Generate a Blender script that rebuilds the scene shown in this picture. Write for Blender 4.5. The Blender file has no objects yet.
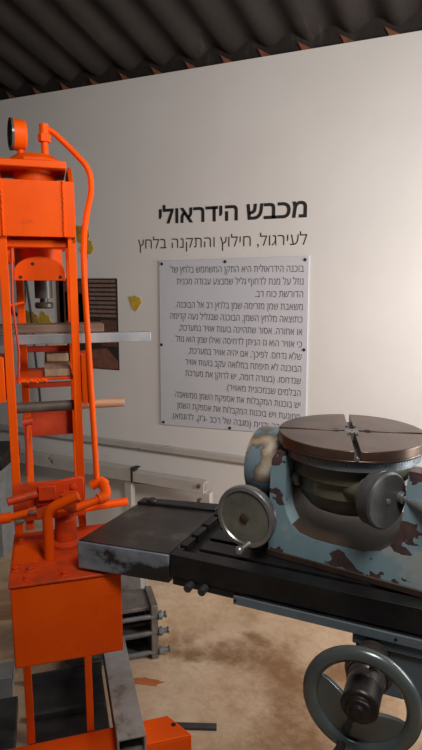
import bpy, bmesh, math, random
from mathutils import Vector, Matrix
random.seed(7)
S = bpy.context.scene
COL = S.collection
R = math.radians

# ------------------------------------------------------------------ camera, light, exposure
cd = bpy.data.cameras.new('camera'); cam = bpy.data.objects.new('camera', cd); COL.objects.link(cam)
cd.sensor_fit = 'VERTICAL'; cd.sensor_height = 24.0; cd.lens = 24.0 * 570.0 / 750.0
cd.clip_start = 0.05
cam.location = (0, -2.65, 1.5)
cam.rotation_euler = (R(90 - 9.4), 0, R(24))
S.camera = cam

S.view_settings.view_transform = 'Standard'; S.view_settings.look = 'None'
S.view_settings.gamma = 1.0; S.view_settings.use_curve_mapping = False
S.view_settings.exposure = 0.0

W = bpy.data.worlds.new('world'); S.world = W; W.use_nodes = True
W.node_tree.nodes['Background'].inputs[0].default_value = (0.62, 0.66, 0.75, 1)
W.node_tree.nodes['Background'].inputs[1].default_value = 0.07

def area(name, loc, target, sx, sy, power, col, spread=180):
    l = bpy.data.lights.new(name, 'AREA'); l.shape = 'RECTANGLE'; l.size = sx; l.size_y = sy
    l.energy = power; l.color = col; l.spread = R(spread)
    o = bpy.data.objects.new(name, l); COL.objects.link(o); o.location = loc
    o.rotation_euler = (Vector(target) - Vector(loc)).to_track_quat('-Z', 'Y').to_euler()
    return o
# daylight from the doorway on the right, a warm lamp up on the right near the wall, the main lamp right of the viewer
area('daylight_from_doorway', (2.0, -0.6, 1.15), (-0.6, -0.6, 0.3), 1.0, 1.8, 48, (1.0, 0.96, 0.92))
area('warm_lamp', (0.7, -0.9, 1.45), (-0.6, 0, 1.5), 0.3, 0.3, 17.5, (1.0, 0.93, 0.86))
area('main_lamp', (0.2, -2.2, 2.45), (-0.9, -0.9, 1.3), 0.5, 0.5, 24.5, (1.0, 0.92, 0.84))

# ------------------------------------------------------------------ materials
def nt(name):
    m = bpy.data.materials.new(name); m.use_nodes = True
    t = m.node_tree; return m, t, t.nodes['Principled BSDF']
def ramp(t, fac, stops):
    r = t.nodes.new('ShaderNodeValToRGB'); t.links.new(fac, r.inputs[0])
    e = r.color_ramp.elements
    while len(e) < len(stops): e.new(0.5)
    for q, (p, c) in zip(e, stops): q.position = p; q.color = (*c, 1) if len(c) == 3 else c
    return r.outputs[0]
def noise(t, scale, detail=5, rough=0.6, coord='Object', stretch=None, dist=0.0):
    tc = t.nodes.new('ShaderNodeTexCoord'); n = t.nodes.new('ShaderNodeTexNoise')
    n.inputs['Scale'].default_value = scale; n.inputs['Detail'].default_value = detail
    n.inputs['Roughness'].default_value = rough; n.inputs['Distortion'].default_value = dist
    src = tc.outputs[coord]
    if stretch:
        mp = t.nodes.new('ShaderNodeMapping'); mp.inputs['Scale'].default_value = stretch
        t.links.new(src, mp.inputs[0]); src = mp.outputs[0]
    t.links.new(src, n.inputs['Vector']); return n.outputs['Fac']
def mixc(t, fac, a, b):
    m = t.nodes.new('ShaderNodeMix'); m.data_type = 'RGBA'
    for s, v in ((m.inputs[0], fac), (m.inputs[6], a), (m.inputs[7], b)):
        if isinstance(v, (tuple, list)): s.default_value = (*v, 1)
        elif isinstance(v, (int, float)): s.default_value = v
        else: t.links.new(v, s)
    return m.outputs[2]
def bump(t, b, h, strength=0.2, dist=0.01):
    n = t.nodes.new('ShaderNodeBump'); n.inputs['Strength'].default_value = strength; n.inputs['Distance'].default_value = dist
    t.links.new(h, n.inputs['Height']); t.links.new(n.outputs[0], b.inputs['Normal'])
def simple(name, c1, c2, rough=0.5, metal=0.0, scale=14, bs=0.1, stretch=None, lo=0.35, hi=0.65, spec=0.5):
    m, t, b = nt(name); f = noise(t, scale, stretch=stretch)
    t.links.new(ramp(t, f, [(lo, c1), (hi, c2)]), b.inputs['Base Color'])
    b.inputs['Roughness'].default_value = rough; b.inputs['Metallic'].default_value = metal
    b.inputs['Specular IOR Level'].default_value = spec
    if bs: bump(t, b, noise(t, scale * 5), bs, 0.004)
    return m
def chipped(name, paint1, paint2, under1, under2, scale=16, thr=0.56, rough=0.4, coat=None, soft=0.012):
    m, t, b = nt(name)
    p = ramp(t, noise(t, 9), [(0.3, paint1), (0.7, paint2)])
    if coat: p = mixc(t, ramp(t, noise(t, 7, 3), [(0.60, (0, 0, 0)), (0.64, (1, 1, 1))]), p, coat)
    u = ramp(t, noise(t, 40), [(0.35, under1), (0.65, under2)])
    k = ramp(t, noise(t, scale, 4, 0.5, dist=0.3), [(thr, (0, 0, 0)), (thr + soft, (1, 1, 1))])
    t.links.new(mixc(t, k, p, u), b.inputs['Base Color'])
    b.inputs['Roughness'].default_value = rough
    inv = t.nodes.new('ShaderNodeMath'); inv.operation = 'SUBTRACT'; inv.inputs[0].default_value = 1; t.links.new(k, inv.inputs[1])
    bump(t, b, inv.outputs[0], 0.5, 0.002)
    return m

MT = {}
m, t, b = nt('orange_paint')
f = noise(t, 6); c = ramp(t, f, [(0.3, (0.74, 0.070, 0.001)), (0.7, (0.84, 0.100, 0.002))])
g = ramp(t, noise(t, 22, 8, 0.7), [(0.62, (0, 0, 0)), (0.80, (1, 1, 1))])
t.links.new(mixc(t, g, c, (0.50, 0.05, 0.010)), b.inputs['Base Color']); b.inputs['Roughness'].default_value = 0.45; b.inputs['Specular IOR Level'].default_value = 0.15
bump(t, b, noise(t, 60), 0.08, 0.003); MT['orange'] = m
m, t, b = nt('grimy_orange_paint')
c = ramp(t, noise(t, 8), [(0.3, (0.58, 0.045, 0.005)), (0.7, (0.70, 0.068, 0.008))])
g = ramp(t, noise(t, 11, 8, 0.7), [(0.48, (0, 0, 0)), (0.75, (1, 1, 1))])
t.links.new(mixc(t, g, c, (0.16, 0.045, 0.022)), b.inputs['Base Color']); b.inputs['Roughness'].default_value = 0.5; b.inputs['Specular IOR Level'].default_value = 0.3
bump(t, b, noise(t, 60), 0.15, 0.003); MT['grimy'] = m
MT['red'] = simple('dark_red_paint', (0.40, 0.035, 0.012), (0.55, 0.06, 0.015), 0.5)
MT['dark_dial'] = simple('dark_dial', (0.06, 0.055, 0.05), (0.12, 0.11, 0.10), 0.25)
MT['black'] = simple('black_oiled_steel', (0.010, 0.010, 0.011), (0.022, 0.022, 0.024), 0.42, 0.3, 20, 0.08)
MT['hole'] = simple('dark_hollow', (0.006, 0.006, 0.006), (0.012, 0.012, 0.012), 0.8)
MT['ground'] = simple('ground_steel_top', (0.05, 0.045, 0.04), (0.10, 0.09, 0.08), 0.42, 0.6, 7, 0.06)
m, t, b = nt('worn_grey_blue_tray')
tcx = t.nodes.new('ShaderNodeTexCoord'); sx_ = t.nodes.new('ShaderNodeSeparateXYZ'); t.links.new(tcx.outputs['Object'], sx_.inputs[0])
ox = t.nodes.new('ShaderNodeMapRange'); t.links.new(sx_.outputs[0], ox.inputs[0])   # black oil has run over the end next to the work table
ox.inputs[1].default_value = -0.98; ox.inputs[2].default_value = -0.90; ox.inputs[3].default_value = 0; ox.inputs[4].default_value = 0.17
ad = t.nodes.new('ShaderNodeMath'); ad.operation = 'ADD'; t.links.new(noise(t, 9, 6, 0.6, stretch=(1, 1, 1.4)), ad.inputs[0]); t.links.new(ox.outputs[0], ad.inputs[1])
k = ramp(t, ad.outputs[0], [(0.46, (0.27, 0.33, 0.40)), (0.60, (0.19, 0.225, 0.27)), (0.66, (0.03, 0.032, 0.035)), (0.82, (0.025, 0.025, 0.028))])
t.links.new(k, b.inputs['Base Color']); b.inputs['Roughness'].default_value = 0.42; b.inputs['Metallic'].default_value = 0.3
bump(t, b, noise(t, 60), 0.08, 0.003); MT['tray'] = m
m, t, b = nt('oily_tray_top')
k = ramp(t, noise(t, 7, 7, 0.65), [(0.38, (0.030, 0.026, 0.024)), (0.55, (0.058, 0.050, 0.044)), (0.68, (0.14, 0.125, 0.11))])
t.links.new(k, b.inputs['Base Color']); b.inputs['Roughness'].default_value = 0.33; b.inputs['Metallic'].default_value = 0.35
MT['traytop'] = m
MT['bluegrey'] = chipped('blue_grey_paint', (0.075, 0.115, 0.15), (0.10, 0.145, 0.18), (0.02, 0.02, 0.02), (0.05, 0.045, 0.04), 14, 0.64, 0.35)
MT['strip'] = simple('blue_grey_strip', (0.13, 0.18, 0.22), (0.17, 0.22, 0.26), 0.4, 0.2)
MT['cradle'] = chipped('chipped_light_blue_paint', (0.19, 0.31, 0.37), (0.26, 0.39, 0.45), (0.06, 0.038, 0.04), (0.11, 0.07, 0.07), 21, 0.565, 0.38, coat=(0.36, 0.42, 0.43))
MT['cradle_in'] = simple('bare_brown_casting', (0.035, 0.021, 0.015), (0.075, 0.046, 0.034), 0.55, 0.1, 12)
m, t, b = nt('worn_drum_paint')
tc = t.nodes.new('ShaderNodeTexCoord'); sp = t.nodes.new('ShaderNodeSeparateXYZ'); t.links.new(tc.outputs['Object'], sp.inputs[0])
k = ramp(t, noise(t, 13, 4, 0.5, dist=0.4), [(0.44, (0.17, 0.25, 0.29)), (0.465, (0.10, 0.13, 0.15)), (0.50, (0.30, 0.21, 0.14)), (0.56, (0.40, 0.34, 0.26)), (0.62, (0.55, 0.54, 0.48))])
t.links.new(k, b.inputs['Base Color']); b.inputs['Roughness'].default_value = 0.4; MT['drum'] = m
MT['olive'] = simple('olive_painted_casting', (0.10, 0.10, 0.072), (0.17, 0.165, 0.12), 0.32, 0.2, 10)
MT['oliveface'] = simple('stained_olive_face', (0.11, 0.12, 0.10), (0.20, 0.20, 0.17), 0.5, 0.2, 18)
MT['steel'] = simple('machined_steel', (0.30, 0.31, 0.32), (0.42, 0.43, 0.44), 0.33, 0.75, 16, 0.05)
MT['greysteel'] = simple('dull_grey_steel', (0.16, 0.17, 0.18), (0.25, 0.26, 0.27), 0.42, 0.55, 16, 0.08)
MT['ring'] = simple('blue_grey_graduated_ring', (0.17, 0.21, 0.25), (0.25, 0.29, 0.32), 0.4, 0.5, 20)
m, t, b = nt('turned_brown_steel')
tc = t.nodes.new('ShaderNodeTexCoord'); wv = t.nodes.new('ShaderNodeTexWave'); wv.wave_type = 'RINGS'; wv.rings_direction = 'Z'
wv.inputs['Scale'].default_value = 22; wv.inputs['Distortion'].default_value = 0.15
t.links.new(tc.outputs['Object'], wv.inputs['Vector'])
c = ramp(t, noise(t, 14, 6, 0.65), [(0.35, (0.075, 0.045, 0.034)), (0.65, (0.13, 0.085, 0.066))])
t.links.new(mixc(t, ramp(t, wv.outputs['Fac'], [(0.8, (0, 0, 0)), (1, (0.35, 0.35, 0.35))]), c, (0.06, 0.036, 0.028)), b.inputs['Base Color'])
b.inputs['Roughness'].default_value = 0.30; b.inputs['Metallic'].default_value = 0.55; MT['platen'] = m
MT['wheel'] = chipped('dark_green_grey_enamel', (0.11, 0.135, 0.14), (0.15, 0.18, 0.185), (0.12, 0.12, 0.11), (0.16, 0.16, 0.15), 20, 0.66, 0.24)
MT['wheel'].node_tree.nodes['Principled BSDF'].inputs['Metallic'].default_value = 0.45
MT['hub'] = simple('dark_hub', (0.022, 0.018, 0.018), (0.05, 0.04, 0.04), 0.4, 0.4)
MT['hubsteel'] = simple('oily_dark_steel', (0.06, 0.056, 0.052), (0.12, 0.11, 0.10), 0.33, 0.5)
MT['darksteel'] = simple('dark_grey_dial_steel', (0.085, 0.09, 0.095), (0.14, 0.145, 0.15), 0.4, 0.4)
MT['galv'] = simple('galvanised_steel', (0.24, 0.26, 0.285), (0.38, 0.405, 0.43), 0.5, 0.4, 9, 0.04)
m, t, b = nt('grey_painted_tube')
k = ramp(t, noise(t, 9, 6, 0.65), [(0.36, (0.12, 0.085, 0.065)), (0.46, (0.25, 0.24, 0.23)), (0.66, (0.34, 0.335, 0.33))])
t.links.new(k, b.inputs['Base Color']); b.inputs['Roughness'].default_value = 0.55; MT['tube'] = m
MT['clamp'] = simple('grey_brown_clamp_steel', (0.13, 0.115, 0.10), (0.22, 0.20, 0.18), 0.5, 0.35, 14)
MT['rust'] = simple('rusty_rod', (0.12, 0.065, 0.04), (0.20, 0.12, 0.08), 0.55, 0.3, 16)
def woodmat(name, c1, c2, axis=(1, 14, 14)):
    return simple(name, c1, c2, 0.65, 0, 5, 0.15, axis)
MT['plank'] = woodmat('old_brown_timber', (0.11, 0.065, 0.045), (0.22, 0.14, 0.10))
MT['beam'] = woodmat('pale_timber', (0.30, 0.20, 0.13), (0.45, 0.32, 0.22), (12, 1, 12))
MT['rod'] = simple('dark_grey_round_bar', (0.075, 0.062, 0.055), (0.15, 0.125, 0.11), 0.6, 0.2, 14)
MT['rodtan'] = woodmat('tan_wood', (0.30, 0.17, 0.10), (0.42, 0.26, 0.16))
MT['rail'] = chipped('cream_rail_paint', (0.40, 0.38, 0.35), (0.48, 0.45, 0.42), (0.20, 0.13, 0.09), (0.28, 0.20, 0.15), 10, 0.66, 0.6)
MT['panel'] = simple('pale_panel', (0.54, 0.555, 0.61), (0.57, 0.585, 0.64), 0.35, 0, 3, 0)
MT['ink'] = simple('black_ink', (0.012, 0.011, 0.012), (0.016, 0.015, 0.016), 0.6)
MT['inkgrey'] = simple('dark_grey_ink', (0.035, 0.034, 0.038), (0.045, 0.044, 0.048), 0.6)
MT['leaf'] = simple('yellow_leaf', (0.42, 0.26, 0.02), (0.62, 0.42, 0.05), 0.6, 0, 30)
MT['leaf2'] = simple('brown_yellow_leaf', (0.30, 0.15, 0.02), (0.50, 0.32, 0.04), 0.6, 0, 30)
MT['chrome'] = simple('dark_chromed_ram', (0.035, 0.032, 0.03), (0.06, 0.055, 0.05), 0.42, 0.4)
MT['rubber'] = simple('dark_rubber', (0.02, 0.025, 0.022), (0.03, 0.04, 0.035), 0.6)
MT['stain'] = simple('orange_paint_spill', (0.45, 0.13, 0.04), (0.55, 0.17, 0.05), 0.7)
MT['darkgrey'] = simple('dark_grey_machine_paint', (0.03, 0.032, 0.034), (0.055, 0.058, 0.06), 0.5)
MT['greycab'] = simple('grey_cabinet_paint', (0.20, 0.205, 0.21), (0.27, 0.275, 0.28), 0.55)

# wall, floor, ceiling
m, t, b = nt('white_plaster_wall')
k = ramp(t, noise(t, 1.6, 6, 0.6), [(0.3, (0.63, 0.615, 0.605)), (0.7, (0.69, 0.675, 0.665))])
t.links.new(k, b.inputs['Base Color']); b.inputs['Roughness'].default_value = 0.75
bump(t, b, noise(t, 5, 6), 0.10, 0.02); MT['wall'] = m
m, t, b = nt('stained_concrete_floor')
base = ramp(t, noise(t, 3.0, 8, 0.65, dist=0.1), [(0.30, (0.44, 0.29, 0.17)), (0.48, (0.60, 0.43, 0.285)), (0.68, (0.70, 0.545, 0.39))])
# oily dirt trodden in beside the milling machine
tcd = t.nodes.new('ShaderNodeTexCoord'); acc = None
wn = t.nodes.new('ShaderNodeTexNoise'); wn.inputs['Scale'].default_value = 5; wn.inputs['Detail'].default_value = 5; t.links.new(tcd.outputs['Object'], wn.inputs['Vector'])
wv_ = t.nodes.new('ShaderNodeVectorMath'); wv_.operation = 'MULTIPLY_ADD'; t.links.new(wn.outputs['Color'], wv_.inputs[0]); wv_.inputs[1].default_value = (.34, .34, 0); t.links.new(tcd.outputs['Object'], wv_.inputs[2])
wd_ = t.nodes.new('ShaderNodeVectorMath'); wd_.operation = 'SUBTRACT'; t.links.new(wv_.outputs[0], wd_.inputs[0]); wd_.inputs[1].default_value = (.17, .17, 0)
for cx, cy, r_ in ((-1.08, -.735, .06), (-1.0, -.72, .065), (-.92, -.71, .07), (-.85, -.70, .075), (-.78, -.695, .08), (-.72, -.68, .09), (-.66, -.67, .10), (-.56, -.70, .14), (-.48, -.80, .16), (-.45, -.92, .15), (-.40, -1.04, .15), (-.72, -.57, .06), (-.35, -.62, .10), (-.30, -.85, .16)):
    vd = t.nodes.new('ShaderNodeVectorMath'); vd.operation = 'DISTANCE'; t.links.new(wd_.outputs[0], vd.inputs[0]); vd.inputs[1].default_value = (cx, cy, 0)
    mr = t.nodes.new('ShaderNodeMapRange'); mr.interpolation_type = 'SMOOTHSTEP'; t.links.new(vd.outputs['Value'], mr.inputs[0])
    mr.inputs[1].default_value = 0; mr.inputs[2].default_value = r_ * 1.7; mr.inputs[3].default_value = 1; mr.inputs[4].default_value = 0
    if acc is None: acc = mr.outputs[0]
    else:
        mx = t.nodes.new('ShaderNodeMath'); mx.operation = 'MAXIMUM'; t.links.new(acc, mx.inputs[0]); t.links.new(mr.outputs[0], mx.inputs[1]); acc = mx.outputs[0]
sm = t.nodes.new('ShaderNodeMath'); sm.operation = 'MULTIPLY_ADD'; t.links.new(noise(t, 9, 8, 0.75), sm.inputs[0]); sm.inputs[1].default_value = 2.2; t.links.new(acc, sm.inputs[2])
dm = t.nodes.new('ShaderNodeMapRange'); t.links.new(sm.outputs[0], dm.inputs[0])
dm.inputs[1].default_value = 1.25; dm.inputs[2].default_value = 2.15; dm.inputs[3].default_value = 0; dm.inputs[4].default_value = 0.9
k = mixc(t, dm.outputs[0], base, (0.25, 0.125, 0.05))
k2 = ramp(t, noise(t, 22, 6, 0.7), [(0.30, (0.6, 0.55, 0.5)), (0.55, (1, 1, 1))])
mm = t.nodes.new('ShaderNodeMix'); mm.data_type = 'RGBA'; mm.blend_type = 'MULTIPLY'; mm.inputs[0].default_value = 0.5
t.links.new(k, mm.inputs[6]); t.links.new(k2, mm.inputs[7])
t.links.new(mm.outputs[2], b.inputs['Base Color']); b.inputs['Roughness'].default_value = 0.7
bump(t, b, noise(t, 30, 6), 0.2, 0.006); MT['floor'] = m
m, t, b = nt('dark_brown_fibre_cement')
k = ramp(t, noise(t, 3, 7, 0.65, stretch=(3, 0.6, 1)), [(0.35, (0.008, 0.0052, 0.0045)), (0.58, (0.016, 0.011, 0.009)), (0.76, (0.065, 0.053, 0.048))])
t.links.new(k, b.inputs['Base Color']); b.inputs['Roughness'].default_value = 0.7; bump(t, b, noise(t, 30), 0.2, 0.01); MT['roof'] = m
MT['lit_tips'] = simple('lit_ridge_tip_brown', (0.13, 0.045, 0.02), (0.22, 0.075, 0.032), 0.8)  # brown that stands for light on the ridge ends
# colours of the printed workshop picture
for n_, c_ in dict(p_dark=(0.020, 0.014, 0.013), p_brown=(0.075, 0.035, 0.024), p_slat=(0.13, 0.085, 0.07), p_red=(0.11, 0.022, 0.016),
                   p_floor=(0.12, 0.05, 0.035), p_pale=(0.30, 0.27, 0.25)).items():
    MT[n_] = simple('print_' + n_[2:], tuple(1.2 * q for q in c_), tuple(1.8 * q for q in c_), 0.5, 0, 40, 0)

# ------------------------------------------------------------------ mesh builder
def fillet(pts, r, n=6):
    pts = [Vector(p) for p in pts]; out = [pts[0]]
    for i in range(1, len(pts) - 1):
        a, p, c = pts[i - 1], pts[i], pts[i + 1]
        d1 = a - p; d2 = c - p; l = min(r, d1.length * .49, d2.length * .49)
        q1 = p + d1.normalized() * l; q2 = p + d2.normalized() * l
        for k in range(n + 1):
            s = k / n; out.append(q1 * (1 - s) ** 2 + p * 2 * s * (1 - s) + q2 * s ** 2)
    out.append(pts[-1]); return out
class MB:
    def __init__(self): self.bm = bmesh.new(); self.T = Matrix(); self.mi = 0
    def v(self, p): return self.bm.verts.new(self.T @ Vector(p))
    def f(self, vs):
        try: q = self.bm.faces.new(vs); q.material_index = self.mi; return q
        except ValueError: return None
    def box(self, x0, x1, y0, y1, z0, z1):
        p = [self.v((x, y, z)) for x in (x0, x1) for y in (y0, y1) for z in (z0, z1)]
        for q in ((0, 1, 3, 2), (4, 6, 7, 5), (0, 4, 5, 1), (2, 3, 7, 6), (0, 2, 6, 4), (1, 5, 7, 3)): self.f([p[i] for i in q])
        return self
    def prism(self, pts, a, b_, plane='xz', mis=None):
        def mk(p, h): return {'xz': (p[0], h, p[1]), 'yz': (h, p[0], p[1]), 'xy': (p[0], p[1], h)}[plane]
        A = [self.v(mk(p, a)) for p in pts]; B = [self.v(mk(p, b_)) for p in pts]
        self.f(A); self.f(B[::-1]); n = len(pts)
        for i in range(n):
            q = self.f([A[i], B[i], B[(i + 1) % n], A[(i + 1) % n]])
            if mis and i in mis and q: q.material_index = mis[i]
        return self
    def lathe(self, prof, M=None, n=48, a0=0.0, a1=2 * math.pi):
        M = M or Matrix(); full = abs(a1 - a0 - 2 * math.pi) < 1e-6; N = n if full else n + 1
        rings = []
        for r, h in prof:
            if r < 1e-6: rings.append([self.v(M @ Vector((0, 0, h)))] * N)
            else: rings.append([self.v(M @ Vector((r * math.cos(a0 + (a1 - a0) * i / n), r * math.sin(a0 + (a1 - a0) * i / n), h))) for i in range(N)])
        for A, B in zip(rings, rings[1:]):
            for i in range(n):
                j = (i + 1) % N
                q = []
                for w_ in (A[i], A[j], B[j], B[i]):
                    if w_ not in q: q.append(w_)
                if len(q) > 2: self.f(q)
        if not full:
            for i in (0, N - 1): self.f(list(dict.fromkeys([rg[i] for rg in rings])))
        return self
    def cyl(self, p0, p1, r, r2=None, n=24):
        p0 = Vector(p0); p1 = Vector(p1); d = p1 - p0; L = d.length
        M = Matrix.Translation(p0) @ d.to_track_quat('Z', 'Y').to_matrix().to_4x4()
        r2 = r if r2 is None else r2
        return self.lathe([(0, 0), (r, 0), (r2, L), (0, L)], M, n)
    def tube(self, pts, r, n=12, fr=None):
        pts = fillet(pts, fr) if fr else [Vector(p) for p in pts]
        rs = r if isinstance(r, (list, tuple)) else [r] * len(pts)
        up = None; rings = []
        for i, p in enumerate(pts):
            d = ((pts[i + 1] - p) if i < len(pts) - 1 else (p - pts[i - 1])).normalized()
            if 0 < i < len(pts) - 1: d = ((pts[i + 1] - p).normalized() + (p - pts[i - 1]).normalized()).normalized()
            if up is None: up = d.orthogonal().normalized()
            up = (up - d * up.dot(d)).normalized(); s = d.cross(up)
            rings.append([self.v(p + (up * math.cos(6.28319 * k / n) + s * math.sin(6.28319 * k / n)) * rs[i]) for k in range(n)])
        for A, B in zip(rings, rings[1:]):
            for k in range(n): self.f([A[k], A[(k + 1) % n], B[(k + 1) % n], B[k]])
        self.f(rings[0]); self.f(rings[-1][::-1]); return self
    def build(self, name, mats, parent=None, bevel=0.0, sharp=35, world=False, seg=2):
        me = bpy.data.meshes.new(name); bm = self.bm
        if world and parent is not None: bm.transform(WM(parent).inverted())
        bmesh.ops.remove_doubles(bm, verts=bm.verts, dist=1e-6)
        bmesh.ops.recalc_face_normals(bm, faces=bm.faces)
        bm.to_mesh(me); bm.free()
        for q in (mats if isinstance(mats, (list, tuple)) else [mats]): me.materials.append(MT[q])
        for p in me.polygons: p.use_smooth = True
        me.set_sharp_from_angle(angle=R(sharp))
        o = bpy.data.objects.new(name, me); COL.objects.link(o)
        if parent is not None: o.parent = parent
        if bevel:
            b = o.modifiers.new('bevel', 'BEVEL'); b.width = bevel; b.segments = seg; b.limit_method = 'ANGLE'; b.angle_limit = R(40)
            b.harden_normals = False
        return o
def WM(o):
    M = Matrix.LocRotScale(o.location, o.rotation_euler, None)
    return (WM(o.parent) @ M) if o.parent else M
def tag(o, label, cat, group=None, kind=None):
    o['label'] = label; o['category'] = cat
    if group: o['group'] = group
    if kind: o['kind'] = kind
    return o
def thing(name, label, cat, loc=(0, 0, 0), rz=0.0, group=None):
    o = bpy.data.objects.new(name, None); COL.objects.link(o); o.location = loc; o.rotation_euler = (0, 0, rz)
    o.empty_display_size = 0.1
    return tag(o, label, cat, group)
def solo(mb, name, mat, label, cat, loc=(0, 0, 0), rz=0.0, bevel=0.0, group=None, **k):
    o = mb.build(name, mat, None, bevel, **k); o.location = loc; o.rotation_euler = (0, 0, rz); return tag(o, label, cat, group)
def struct(mb, name, mat, **k):
    o = mb.build(name, mat, None, **k); o['kind'] = 'structure'; return o
def tri_lathe_axis(p, d):
    return Matrix.Translation(Vector(p)) @ Vector(d).normalized().to_track_quat('Z', 'Y').to_matrix().to_4x4()

# ------------------------------------------------------------------ setting
mb = MB(); mb.box(-5, 3, -5, 0.12, -0.1, 0); struct(mb, 'floor', 'floor')
mb = MB(); mb.box(-5, 3, 0, 0.12, 0, 2.505); struct(mb, 'wall_back', 'wall')
# corrugated sheet: waves run away from the wall and rise towards the viewer; brown wedges paint the lit end of each ridge
pitch = 0.186; amp = 0.023; slope = 0.32; skew = -0.12; X0W = -1.64
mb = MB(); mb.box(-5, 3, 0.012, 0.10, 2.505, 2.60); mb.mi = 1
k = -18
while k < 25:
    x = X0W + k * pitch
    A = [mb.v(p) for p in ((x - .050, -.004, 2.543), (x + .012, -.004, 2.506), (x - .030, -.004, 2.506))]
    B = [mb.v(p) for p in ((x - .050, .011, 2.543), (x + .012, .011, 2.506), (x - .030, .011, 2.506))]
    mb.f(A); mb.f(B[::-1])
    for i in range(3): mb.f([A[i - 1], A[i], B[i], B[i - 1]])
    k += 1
struct(mb, 'trim_1', ['roof', 'lit_tips'])
mb = MB(); nx = 12 * 46
row = {0: [], 1: [], 2: [], 3: []}
for i in range(nx + 1):
    x = -5.5 + 9.0 * i / nx; z = 2.508 + amp - amp * math.cos(2 * math.pi * (x - X0W) / pitch)
    for k, (y, dz) in enumerate(((0.12, 0), (-5, 0), (-5, 0.008), (0.12, 0.008))):
        row[k].append(mb.v((x - skew * y, y, z - slope * y + dz + (.04 if y > 0 else 0))))
for a_, b_ in ((0, 1), (1, 2), (2, 3), (3, 0)):
    for i in range(nx): mb.f([row[a_][i], row[a_][i + 1], row[b_][i + 1], row[b_][i]])
mb.f([row[k][0] for k in range(4)]); mb.f([row[k][nx] for k in range(4)])
struct(mb, 'ceiling', 'roof', sharp=60)
# low conduit strip along the wall
mb = MB(); mb.box(-4.6, 2.9, -0.028, 0.0, 0.578, 0.612); struct(mb, 'trim_2', 'rail', bevel=0.004)

# ------------------------------------------------------------------ wall lettering and the information panel
def vis(s):
    s = s[::-1]; return s.translate(str.maketrans('()', ')('))
def text_loops(s, size, bold):
    """outlines of a line of lettering, one list of points per contour"""
    cu = bpy.data.curves.new('tmp', 'FONT'); cu.body = vis(s); cu.size = size; cu.resolution_u = 3; cu.dimensions = '2D'; cu.fill_mode = 'NONE'
    ob = bpy.data.objects.new('tmp', cu); COL.objects.link(ob)
    dg = bpy.context.evaluated_depsgraph_get(); dg.update()
    me = bpy.data.meshes.new_from_object(ob.evaluated_get(dg))
    nb = {}
    for e in me.edges:
        p, q = e.vertices; nb.setdefault(p, []).append(q); nb.setdefault(q, []).append(p)
    seen = set(); loops = []
    for i in range(len(me.vertices)):
        if i in seen or i not in nb: continue
        lp = [i]; seen.add(i); c = i
        while True:
            nx_ = [q for q in sorted(nb[c]) if q not in seen]
            if not nx_: break
            c = nx_[0]; lp.append(c); seen.add(c)
        loops.append([(me.vertices[k].co.x, me.vertices[k].co.y) for k in lp])
    bpy.data.objects.remove(ob); bpy.data.curves.remove(cu); bpy.data.meshes.remove(me)
    return loops
def sarea(l): return sum(l[i - 1][0] * l[i][1] - l[i][0] * l[i - 1][1] for i in range(len(l))) / 2
def inside(p, l):
    c = False
    for i in range(len(l)):
        (x1, y1), (x2, y2) = l[i - 1], l[i]
        if (y1 > p[1]) != (y2 > p[1]) and p[0] < (x2 - x1) * (p[1] - y1) / (y2 - y1) + x1: c = not c
    return c
def fatten(l, d):
    """move a contour outwards (filled side grows) by d; fonts here run clockwise or counter-clockwise, told apart by sign of area in FLIP"""
    if not d: return l
    n = len(l); out = []
    for i in range(n):
        p, q, r = Vector(l[i - 1]), Vector(l[i]), Vector(l[(i + 1) % n])
        a_, b_ = (q - p), (r - q)
        if a_.length < 1e-9 or b_.length < 1e-9: out.append(l[i]); continue
        a_.normalize(); b_.normalize(); n1 = Vector((a_.y, -a_.x)); n2 = Vector((b_.y, -b_.x)); m_ = n1 + n2
        if m_.length < 1e-3: out.append(l[i]); continue
        m_ = m_.normalized() / max(.45, m_.normalized().dot(n1)); out.append(tuple(q + m_ * d))
    return out
def words_of(lines, bold):
    """list of words; a word is a list of (outer, holes) contours in wall coordinates (x, z)"""
    out = []
    for s, xr, z, size, wid in lines:
        raw = text_loops(s, size, 0)
        hol = [any(m_ is not l and inside(l[0], m_) and sarea(l) * sarea(m_) < 0 for m_ in raw) for l in raw]
        lps = [fatten(l, bold if (sarea(l) > 0) != h_ else -bold) for l, h_ in zip(raw, hol)]
        x0 = min(p[0] for l in lps for p in l); x1 = max(p[0] for l in lps for p in l); sx = wid / (x1 - x0)
        holes = [l for l in lps if any(m_ is not l and inside(l[0], m_) and sarea(l) * sarea(m_) < 0 for m_ in lps)]; outer = [l for l in lps if l not in holes]
        grp = [(o, [h for h in holes if inside(h[0], o)]) for o in outer]
        grp.sort(key=lambda g: min(p[0] for p in g[0])); mx = None; cur = None
        W_ = lambda l: [(xr - (x1 - x) * sx, z + y) for x, y in l]
        for o, hs in grp:
            a_ = min(p[0] for p in o); b_ = max(p[0] for p in o)
            if mx is None or a_ - mx > 0.15 * size: cur = []; out.append(cur); mx = b_
            mx = max(mx, b_); cur.append((W_(o), [W_(h) for h in hs]))
    return out
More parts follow.
